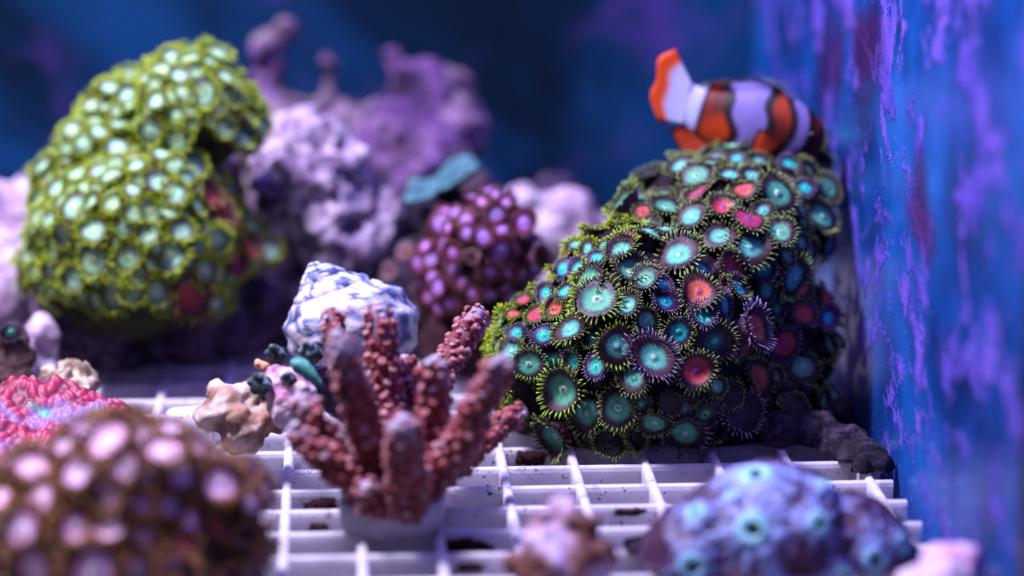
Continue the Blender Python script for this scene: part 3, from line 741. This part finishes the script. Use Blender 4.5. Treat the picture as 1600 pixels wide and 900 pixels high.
# ------------------------------------------------------------------ snail shell
def snail():
    apex = P(485, 403, .607); ax = (P(560, 560, .602) - apex); Ln = ax.length; ax.normalize()
    sd = ax.cross(Vector((0, 1, 0))).normalized(); up = sd.cross(ax)
    turns, NS, NA = 4.6, 300, 36; vs = []; fs = []; cols = []
    g = math.log(10.5) / turns
    for k in range(NS + 1):
        t = turns * k / NS; e = math.exp(g * (t - turns)); th = 2 * math.pi * t + 2.5
        cen = apex + ax * (Ln * 0.80 * e) + (sd * math.cos(th) + up * math.sin(th)) * (Ln * 0.30 * e)
        rd = (sd * math.cos(th) + up * math.sin(th)); tr = Ln * 0.37 * e
        for i in range(NA):
            a = 2 * math.pi * i / NA
            q = cen + rd * (tr * math.cos(a)) + ax * (tr * 1.05 * math.sin(a))
            rib = 0.05 * tr * math.sin(9 * a) + 0.04 * tr * math.sin(th * 9) * (0.5 + 0.5 * math.sin(a))
            q += (q - cen).normalized() * (rib + 0.09 * tr * fbm(q, 320, 3))
            vs.append(q)
            m = fbm(q, 330, 3) + 0.5 * fbm(q, 900, 2)
            c = lerp((0.80, 0.78, 0.84), (0.18, 0.24, 0.46), sstep(-0.08, 0.14, m))
            c = lerp(c, (0.06, 0.07, 0.16), sstep(0.30, 0.48, m) * 0.9)
            c = lerp(c, (0.86, 0.66, 0.66), sstep(0.25, 0.5, fbm(q + Vector((1, 2, 3)), 120, 2)) * 0.6)
            cols.append(c)
    for k in range(NS):
        for i in range(NA):
            j = (i + 1) % NA; fs.append((k * NA + i, k * NA + j, (k + 1) * NA + j, (k + 1) * NA + i))
    fs.append(tuple(range(NA))); fs.append(tuple(NS * NA + i for i in range(NA)))
    me = pydata('snail_shell', vs, fs); point_color(me, cols)
    o = link('snail_shell', me, attr_mat('shell', 0.45, 0.5, 700, 0.25, 0.0004))
    tag(o, 'white and bluish spiral snail shell with pointed top behind the red coral', 'shell')
snail()
rock('rubble_stone', 'small mauve stone that the snail shell sits on', [(550, 575, .606, 46), (510, 585, .603, 40), (590, 580, .607, 42), (550, 615, .604, 50)], mauve_rock, 0.0009, ((0.002, 90), (0.001, 220)), pits=0.001, seed=52)

# ------------------------------------------------------------------ blue furry coral, front right
bl_me = blob('flesh', [(1200, 874, .514, 160), (1105, 872, .511, 108), (1322, 868, .513, 108), (1205, 800, .520, 88)], 0.00055, ((0.0012, 60), (0.0005, 260)), seed=61)
bbvh = bvh_of(bl_me)
mouths = []
for (u, vv, r) in [(955, 225, 62), (750, 345, 40), (945, 405, 66), (1165, 385, 48), (1355, 510, 48), (740, 530, 52), (1450, 450, 34), (1190, 255, 34), (1245, 565, 44), (870, 290, 26)]:
    x, y = 740 + u / 2.162, 640 + vv / 2.162
    loc, n, i, d = bbvh.ray_cast(CAM_P, ray(x, y))
    if loc is not None: mouths.append((loc, n, r / 2.162 * 0.85 * px_m(loc.y)))
cols = []; moved = []
for vv in bl_me.vertices:
    p = vv.co; n = vv.normal
    best = min(((p - m).length / r, i) for i, (m, mn, r) in enumerate(mouths)); dr, mi = best; m, mn, r = mouths[mi]
    d = p - m; d = d - mn * d.dot(mn); t1 = mn.orthogonal().normalized(); t2 = mn.cross(t1); ang = math.atan2(d.dot(t1), d.dot(t2))
    st = noise.noise(Vector((math.cos(ang) * 9 + mi * 7, math.sin(ang) * 9, p.z * 40))) + 0.5 * noise.noise(Vector((math.cos(ang) * 22, math.sin(ang) * 22, mi)))
    body = lerp((0.10, 0.03, 0.09), (0.36, 0.44, 0.78), sstep(-0.15, 0.5, st * 0.8 + 0.35 * fbm(p, 110, 2) + 0.66 - 0.26 * dr + 0.45 * max(0, n.z - 0.55)))  # upward faces paler: light from above put into the body colour
    ringc = lerp((0.36, 0.84, 0.86), (0.46, 0.64, 0.94), sstep(-0.3, 0.4, st))
    c = lerp(ringc, body, sstep(0.85, 1.35, dr + 0.15 * st))
    c = lerp((0.05, 0.22, 0.16), c, sstep(0.25, 0.62, dr + 0.1 * st))
    cols.append(c)
    lip = 0.0007 * math.exp(-((dr - 0.8) / 0.28) ** 2) - 0.0014 * math.exp(-(dr / 0.4) ** 2) - 0.0006 * sstep(1.6, 2.4, dr)
    lip += 0.00035 * st * sstep(0.5, 1, dr)
    moved.append(p + n * lip)
for vv, q in zip(bl_me.vertices, moved): vv.co = q if q.z > 0.0003 else Vector((q.x, q.y, 0.0003))
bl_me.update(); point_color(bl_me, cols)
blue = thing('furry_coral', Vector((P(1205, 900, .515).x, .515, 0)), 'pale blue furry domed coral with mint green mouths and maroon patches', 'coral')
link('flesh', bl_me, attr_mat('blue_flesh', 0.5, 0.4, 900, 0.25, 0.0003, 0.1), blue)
# each mouth: a green dimpled lip set into the flesh
lipm = plain('mint_lip', (0.10, 0.42, 0.34), (0.46, 0.82, 0.74), 420, 0.4, 0.0003)
for (loc, n, r) in mouths:
    q = n.to_track_quat('Z', 'Y').to_matrix(); vs = []; fs = []; A, B = 36, 8
    for i in range(A):
        a = 2 * math.pi * i / A; R = r * (0.60 + 0.05 * math.sin(2 * a + loc.x * 900) + 0.05 * noise.noise(Vector((a * 3, loc.x * 300, 0)))); tr = r * 0.11 * (1 + 0.3 * noise.noise(Vector((math.cos(a) * 4, math.sin(a) * 4, loc.x * 500))))
        for k in range(B):
            b = 2 * math.pi * k / B
            vs.append(loc + q @ Vector(((R + tr * math.cos(b)) * math.cos(a), (R + tr * math.cos(b)) * math.sin(a), 0.0004 + 0.5 * tr * math.sin(b))))
    for i in range(A):
        for k in range(B):
            fs.append((i * B + k, ((i + 1) % A) * B + k, ((i + 1) % A) * B + (k + 1) % B, i * B + (k + 1) % B))
    link('mouth', pydata('mouth', vs, fs), lipm, blue)
link('skeleton_base', blob('skeleton_base', [(1028, 868, .520, 48), (1050, 905, .519, 66), (1200, 930, .518, 150), (1360, 930, .517, 70)], 0.001, ((0.002, 90), (0.001, 240)), seed=63), dark_rock, blue)

# ------------------------------------------------------------------ small coral frag in front
def lumps(name, label, cat, spheres, colfn, seed, disp=((0.0018, 120), (0.0008, 350)), voxel=0.0007, parent=None, mname=None):
    me = blob(name, spheres, voxel, disp, seed=seed, smooth_it=3)
    point_color(me, [colfn(vv.co, vv.normal) for vv in me.vertices])
    o = link(name, me, attr_mat(mname or name + '_skin', 0.6, 0.35, 700, 0.3, 0.0004), parent)
    if label: tag(o, label, cat)
    return o
def brownpink(p, n):
    t = fbm(p, 170, 3); c = lerp((0.20, 0.07, 0.055), (0.62, 0.42, 0.56), sstep(-0.25, 0.35, t)); return lerp(c, (0.70, 0.60, 0.80), sstep(0.3, 0.6, t))
lumps('stubby_coral', 'small knobbly brown and pink coral before the white grid', 'coral', [(845, 850, .498, 36), (905, 830, .500, 38), (885, 802, .502, 26), (930, 870, .498, 36), (812, 878, .498, 30), (870, 900, .496, 62), (845, 812, .500, 20), (930, 812, .502, 17), (880, 950, .496, 66)], brownpink, 71)
def pinkwhite(p, n): return lerp((0.66, 0.34, 0.62), (0.86, 0.72, 0.86), sstep(-0.3, 0.3, fbm(p, 130, 3)))
lumps('pale_coral', 'pale pink rounded coral lump at the foot of the blue side wall', 'coral', [(1478, 915, .480, 62), (1440, 935, .478, 62), (1500, 935, .478, 50), (1470, 980, .478, 70)], pinkwhite, 72)

# ------------------------------------------------------------------ pink crusty coral at the side
def pink_crust():
    c0 = P(60, 660, .575); c0.z = 0.0
    root = thing('crusty_coral', c0, 'hot pink crusty coral with lavender patches behind the brown polyp colony', 'coral')
    vs = []; fs = []; cols = []; NX, NY = 190, 130; w, dd = 0.052, 0.034
    for j in range(NY + 1):
        for i in range(NX + 1):
            u, v = i / NX * 2 - 1, j / NY * 2 - 1
            sq = max(0.0, 1 - (u * u + v * v))
            x = c0.x + 0.002 + u * w / 2 * (1 if abs(u) < 2 else 1); y = c0.y + 0.004 + v * dd / 2
            edge = 1 - sstep(0.78, 1.0, math.sqrt(u * u + v * v))
            q = Vector((x, y, 0))
            ridge = 0.0105 + 0.0042 * fbm(q + Vector((0, 0, 5)), 70, 2) + 0.0035 * (-u) + 0.004 * v
            dist, _ = noise.voronoi(Vector((x * 560, y * 560 + 0.35 * math.sin(x * 900), 1.0)))
            bmp = 0.0013 * (1 - min(1, dist[0] * 1.3)) 
            z = max(0.0012, ridge * edge ** 0.6 + bmp * edge)
            vs.append((x, y, z))
            t = sstep(0.1, 0.55, fbm(q, 130, 3) + 0.22); core = sstep(0.25, 0.75, dist[0])
            c = lerp((0.62, 0.08, 0.17), (0.24, 0.02, 0.07), core)
            c = lerp(c, (0.36, 0.26, 0.50), t * 0.8)
            g = fbm(q + Vector((3, 1, 0)), 150, 2)
            cols.append(lerp(c, (0.05, 0.55, 0.38), 0.8 * sstep(0.55, 0.66, g)))
    for j in range(NY):
        for i in range(NX):
            u, v = (i + 0.5) / NX * 2 - 1, (j + 0.5) / NY * 2 - 1
            if u * u + v * v > 1.0: continue
            a = j * (NX + 1) + i; fs.append((a, a + 1, a + NX + 2, a + NX + 1))
    me = pydata('crust', vs, fs); point_color(me, cols); link('crust', me, attr_mat('pink_flesh', 0.5, 0.4, 800, 0.2, 0.0003), root)
    link('skeleton_base', lathe('skeleton_base', [(0.012, 0.0003), (0.0145, 0.001), (0.0150, 0.004), (0.012, 0.0055)], Vector((c0.x + 0.002, c0.y + 0.004, 0)), wob=0.04), pale_rock, root)
pink_crust()
def tan(p, n):
    t = fbm(p, 190, 3); c = lerp((0.34, 0.20, 0.13), (0.74, 0.60, 0.50), sstep(-0.3, 0.3, t)); return lerp(c, (0.46, 0.22, 0.15), 0.6 * sstep(0.35, 0.6, fbm(p + Vector((2, 2, 2)), 120, 2)))
lumps('folded_coral', 'tan folded soft coral beside the red branching coral', 'coral', [(355, 640, .572, 34), (395, 620, .575, 32), (420, 650, .572, 28), (330, 655, .570, 26), (380, 670, .570, 40), (345, 612, .578, 18), (410, 595, .578, 16), (430, 620, .575, 18)], tan, 81, ((0.0020, 150), (0.0009, 420)))
def tan2(p, n): return lerp((0.26, 0.18, 0.10), (0.66, 0.56, 0.42), sstep(-0.3, 0.3, fbm(p, 220, 3)))
lumps('feathery_coral', 'small beige feathery coral between the pink coral and the mauve rock', 'coral', [(80, 582, .610, 14), (110, 578, .612, 15), (135, 588, .610, 14), (95, 600, .608, 24), (130, 605, .608, 20), (110, 625, .606, 34)], tan2, 82, ((0.0022, 260), (0.001, 600)))
# white plug lying on its side
def lying_plug():
    a, b = P(258, 616, .598), P(352, 612, .600)
    a.z = b.z = 0.0042; root = thing('coral_plug', (a + b) / 2 - Vector((0, 0, 0.0042)), 'white coral plug lying on its side beside the tan folded coral', 'plug')
    ax = (b - a); L = ax.length; M = Matrix.Translation(a) @ ax.to_track_quat('Z', 'Y').to_matrix().to_4x4()
    for nm, prof in (('plug_stem', [(0.0022, 0.0), (0.0030, 0.0006), (0.0034, 0.0016), (0.0036, L * 0.72), (0.0034, L * 0.74)]), ('plug_head', [(0.0038, L * 0.75), (0.0041, L * 0.77), (0.0041, L * 0.98), (0.0037, L)])):
        me = lathe(nm, prof, (0, 0, 0), 32); me.transform(M); link(nm, me, mg.m, root)
lying_plug()
# small pot-shaped polyp by the white stone
sp_me = blob('stub', [(20, 535, .625, 26), (22, 560, .625, 30), (20, 600, .622, 34)], 0.0008, ((0.0015, 120), (0.0006, 380)), seed=84)
spo = thing('lone_polyp', Vector((P(20, 560, .625).x, .625, 0)), 'single dull green polyp on a brown stub beside the white stone', 'polyp')
link('stub', sp_me, rock_mat('brown_stub', (0.05, 0.025, 0.02), (0.16, 0.09, 0.09), (0.26, 0.16, 0.18), 160), spo)
Colony(spo, sp_me, 'tan', VSHORT, face=0.6).at_pixel(17, 518, 16, 'green', 'grey', 0.62)

# ------------------------------------------------------------------ little mixed coral chips beside the branching coral
def rosy(p, n): return lerp((0.50, 0.24, 0.36), (0.84, 0.66, 0.74), sstep(-0.3, 0.3, fbm(p, 200, 3)))
lumps('coral_rubble', 'pale pink coral chip under green knobs beside the red branching coral', 'coral rubble', [(430, 585, .570, 18), (452, 600, .568, 22), (470, 615, .567, 22), (440, 615, .568, 24), (455, 640, .567, 34), (420, 575, .572, 11)], rosy, 91, ((0.0012, 180), (0.0006, 480)), 0.0006)
def orange(p, n): return lerp((0.75, 0.22, 0.03), (0.86, 0.50, 0.30), sstep(-0.2, 0.3, fbm(p, 400, 2)))
lumps('orange_sponge', 'tiny orange sponge tip on the pale pink chip', 'sponge', [(404, 568, .571, 8), (412, 572, .571, 8)], orange, 92, ((0.0004, 500),), 0.0004)
def knob_green(p, n): return lerp((0.05, 0.06, 0.05), (0.20, 0.33, 0.33), sstep(-0.3, 0.3, fbm(p, 700, 2)))
for k, (x, y, s, r, lab) in enumerate([(432, 553, .571, 13, 'small dark green knobby coral bud on the rear edge of the pink chip'), (486, 552, .572, 15, 'small dark green knobby coral bud against the foot of the snail shell'),
                                       (407, 600, .566, 15, 'small dark green knobby coral bud over the tan folded coral'), (452, 592, .562, 10, 'small teal knobby coral bud under the green blade')]):
    r *= 1.5; sph = [(x, y, s, r * 0.7)]
    for q in range(16):
        a = q * 2.4; rr = r * (0.35 + 0.45 * ((q * 37) % 10) / 10)
        sph.append((x + rr * math.cos(a), y + rr * math.sin(a) * 0.85, s - 0.0012 * math.cos(q * 1.7), r * 0.30))
    lumps('coral_bud', lab, 'coral bud', sph, knob_green, 93 + k, ((0.0002, 700),), 0.00035, mname='bud_skin%d' % k)
def blade():
    a, b, c = P(456, 572, .561), P(486, 572, .560), P(506, 604, .559); vs = []; fs = []; N = 14
    for k in range(N + 1):
        t = k / N; p = a * (1 - t) ** 2 + b * 2 * t * (1 - t) + c * t * t; w = 0.0024 * math.sin(math.pi * min(1, 0.12 + t * 0.86)) ** 0.7
        for (u, z) in ((-1, 0), (0, 0.00025), (1, 0), (0, -0.0002)): vs.append(p + Vector((0.25 * u * w, -0.35 * u * w, -u * w * 0.9)) + Vector((0, -z, z)))
    for k in range(N):
        for i in range(4): fs.append((k * 4 + i, k * 4 + (i + 1) % 4, k * 4 + 4 + (i + 1) % 4, k * 4 + 4 + i))
    fs += [(0, 1, 2, 3), tuple(N * 4 + i for i in range(4))]
    tag(link('sea_lettuce', pydata('sea_lettuce', vs, fs), plain('green_blade', (0.01, 0.10, 0.09), (0.07, 0.36, 0.28), 900, 0.6, 0.0008)), 'small flat sea-green blade lying on the pale pink chip', 'algae')
blade()

# ------------------------------------------------------------------ clownfish over the large colony
def clownfish():
    S = 0.639
    tail, head = P(1060, 170, S + 0.004), P(1288, 222, S - 0.004)
    ax = head - tail; L = ax.length; X = ax.normalized(); Y = Vector((0, 1, 0)); Y = (Y - X * Y.dot(X)).normalized(); Z = X.cross(Y)
    if Z.z < 0: Z = -Z
    Y = Z.cross(X)
    base = (tail + head) / 2
    root = thing('clownfish', base, 'orange clownfish with white and black bands swimming over the large polyp colony', 'fish')
    R = Matrix((X, Y, Z)).transposed()
    def W(x, y, z): return base + R @ Vector((x * L, y * L, (z + 0.42 * max(0.0, -x - 0.22) ** 1.5) * L))       # x -0.5 tail .. 0.5 head
    keys = [(-0.5, .150, .009), (-0.42, .150, .040), (-0.3, .175, .075), (-0.15, .225, .105), (0.0, .262, .125), (0.15, .268, .130), (0.28, .245, .122), (0.38, .20, .105), (0.46, .13, .075), (0.495, .06, .04), (0.5, .01, .01)]
    def prof(x):
        for (a, h, w), (b, h2, w2) in zip(keys, keys[1:]):
            if x <= b: t = (x - a) / (b - a); return h + (h2 - h) * t, w + (w2 - w) * t
        return keys[-1][1:]
    OR, OD, WH, BK = (0.56, 0.080, 0.012), (0.15, 0.016, 0.008), (0.58, 0.58, 0.84), (0.008, 0.004, 0.006)  # OD: red-brown for the orange in shade, painted in
    LV = (0.29, 0.24, 0.54)  # white of the mid and head bands with shade and blue light painted in
    def band(x, c, hw, bw):
        d = abs(x - c); return 1 - sstep(hw - 0.012, hw + 0.012, d), 1 - sstep(hw + bw - 0.015, hw + bw + 0.02, d)
    def colour(x, z, p):
        c = lerp(OR, OD, sstep(-0.15, 0.35, 0.8 * fbm(p, 90, 2) + 0.30 - abs(z)))
        zn = z / 0.25
        for cen, hw, bw in ((-0.47, 0.115 + 0.02 * zn, 0.030), (0.0 - 0.05 * zn - 0.20 * min(0, zn + 0.35) ** 2, 0.098 + 0.025 * zn + 0.16 * min(0, zn + 0.30) ** 2 + 0.018 * math.sin(zn * 7), 0.060), (0.345 + 0.06 * zn - 0.14 * zn * zn, 0.036, 0.050)):
            w, b = band(x, cen, hw, bw); c = lerp(c, BK, b * 0.95); c = lerp(c, WH if cen < -0.4 else LV, w)
        return c
    NX, NA = 90, 40; vs = []; fs = []; cols = []
    for k in range(NX + 1):
        x = -0.5 + k / NX; h, w = prof(x); bend = 0.05 * (x - 0.1) ** 2
        for i in range(NA):
            a = 2 * math.pi * i / NA; z = h * math.sin(a) * (0.93 if math.sin(a) > 0 else 1.0); y = w * math.copysign(abs(math.cos(a)) ** 0.9, math.cos(a))
            q = W(x, y + bend, z); vs.append(q); cols.append(colour(x, z, q))
    for k in range(NX):
        for i in range(NA):
            j = (i + 1) % NA; fs.append((k * NA + i, k * NA + j, (k + 1) * NA + j, (k + 1) * NA + i))
    fs.append(tuple(range(NA))); fs.append(tuple(NX * NA + i for i in range(NA)))
    me = pydata('body', vs, fs); point_color(me, cols)
    skin = attr_mat('fish_skin', 0.55, 0.25, 1500, 0.25, 0.0002)
    link('body', me, skin, root)
    def fin(name, outline, colf, yoff=0.0, thick=0.012, wave=0.008):
        # outline: list of (root x,z) -> (tip x,z) rays
        vs = []; fs = []; cols = []; K = 10; n = len(outline)
        for sgn in (1, -1):
            for (rx, rz, tx, tz) in outline:
                for k in range(K + 1):
                    t = k / K; x, z = rx + (tx - rx) * t, rz + (tz - rz) * t
                    q = W(x, yoff + wave * math.sin(t * 3 + rx * 14) + sgn * thick * 0.5 * (1 - 0.8 * t), z); vs.append(q); cols.append(colf(t, x, z))
        off = n * (K + 1)
        for i in range(n - 1):
            for k in range(K):
                a = i * (K + 1) + k; b = a + K + 1
                fs.append((a, b, b + 1, a + 1)); fs.append((off + a, off + a + 1, off + b + 1, off + b))
        for i in range(n - 1):
            a = i * (K + 1) + K; b = a + K + 1; fs.append((a, b, off + b, off + a))
        for i in (0, n - 1):
            for k in range(K): a = i * (K + 1) + k; fs.append((a, a + 1, off + a + 1, off + a))
        me = pydata(name, vs, fs); point_color(me, cols); link(name, me, skin, root)
    def edge(t, x, z):
        c = lerp(OR, OD, 0.2); return lerp(c, BK, sstep(0.82, 0.92, t))
    tf = []
    for k in range(15):
        u = k / 14 * 2 - 1; zz = 0.15 * u; tf.append((-0.45, zz * 0.96, -0.50 - 0.205 * math.cos(u * 0.9) + 0.02 * math.cos(u * 6), zz + 0.105 * u + 0.03))
    fin('tail_fin', tf, lambda t, x, z: lerp(WH, (0.80, 0.13, 0.012), sstep(0.54, 0.68, t)), thick=0.03)
    top = []
    for k in range(24):
        u = k / 23; x = 0.20 - 0.58 * u; h = prof(x)[0] * 0.92; hh = 0.055 * math.sin(math.pi * min(1, u * 1.05)) ** 0.5 * (1.0 - 0.4 * math.exp(-((u - 0.52) / 0.07) ** 2)) + 0.02
        top.append((x, h, x - 0.04, h + hh))
    fin('dorsal_fin', top, lambda t, x, z: lerp(colour(x, 0.24, W(x, 0, z)), BK, sstep(0.7, 0.9, t)), thick=0.02)
    an = []
    for k in range(14):
        u = k / 13; x = -0.14 - 0.30 * u; h = -prof(x)[0] * 0.95; an.append((x, h, x - 0.09, h - 0.17 * math.sin(math.pi * (0.15 + 0.75 * u)) ** 0.7))
    fin('anal_fin', an, edge, thick=0.02)
    for yo in (-0.05, 0.05):
        pv = []
        for k in range(8):
            u = k / 7; x = 0.16 - 0.10 * u; pv.append((x, -0.25, x - 0.14 - 0.02 * u, -0.36 + 0.10 * u))
        fin('pelvic_fin', pv, edge, yoff=yo, thick=0.014)
    for sg in (-1, 1):
        pc = []
        for k in range(10):
            u = k / 9 * 2 - 1; pc.append((0.20, -0.06 + 0.04 * u, 0.04 + 0.03 * u * u, -0.10 + 0.11 * u))
        fin('pectoral_fin', pc, edge, yoff=sg * 0.145, thick=0.012, wave=0.02)
    for sg in (-1, 1):
        bm = bmesh.new(); bmesh.ops.create_uvsphere(bm, u_segments=16, v_segments=10, radius=0.028 * L, matrix=Matrix.Translation(W(0.415, sg * 0.082, 0.035)))
        e = bpy.data.meshes.new('eye'); bm.to_mesh(e); bm.free(); link('eye', e, plain('fish_eye', (0.004, 0.003, 0.003), (0.02, 0.012, 0.01), 300, 0.1, 0.0), root)
clownfish()
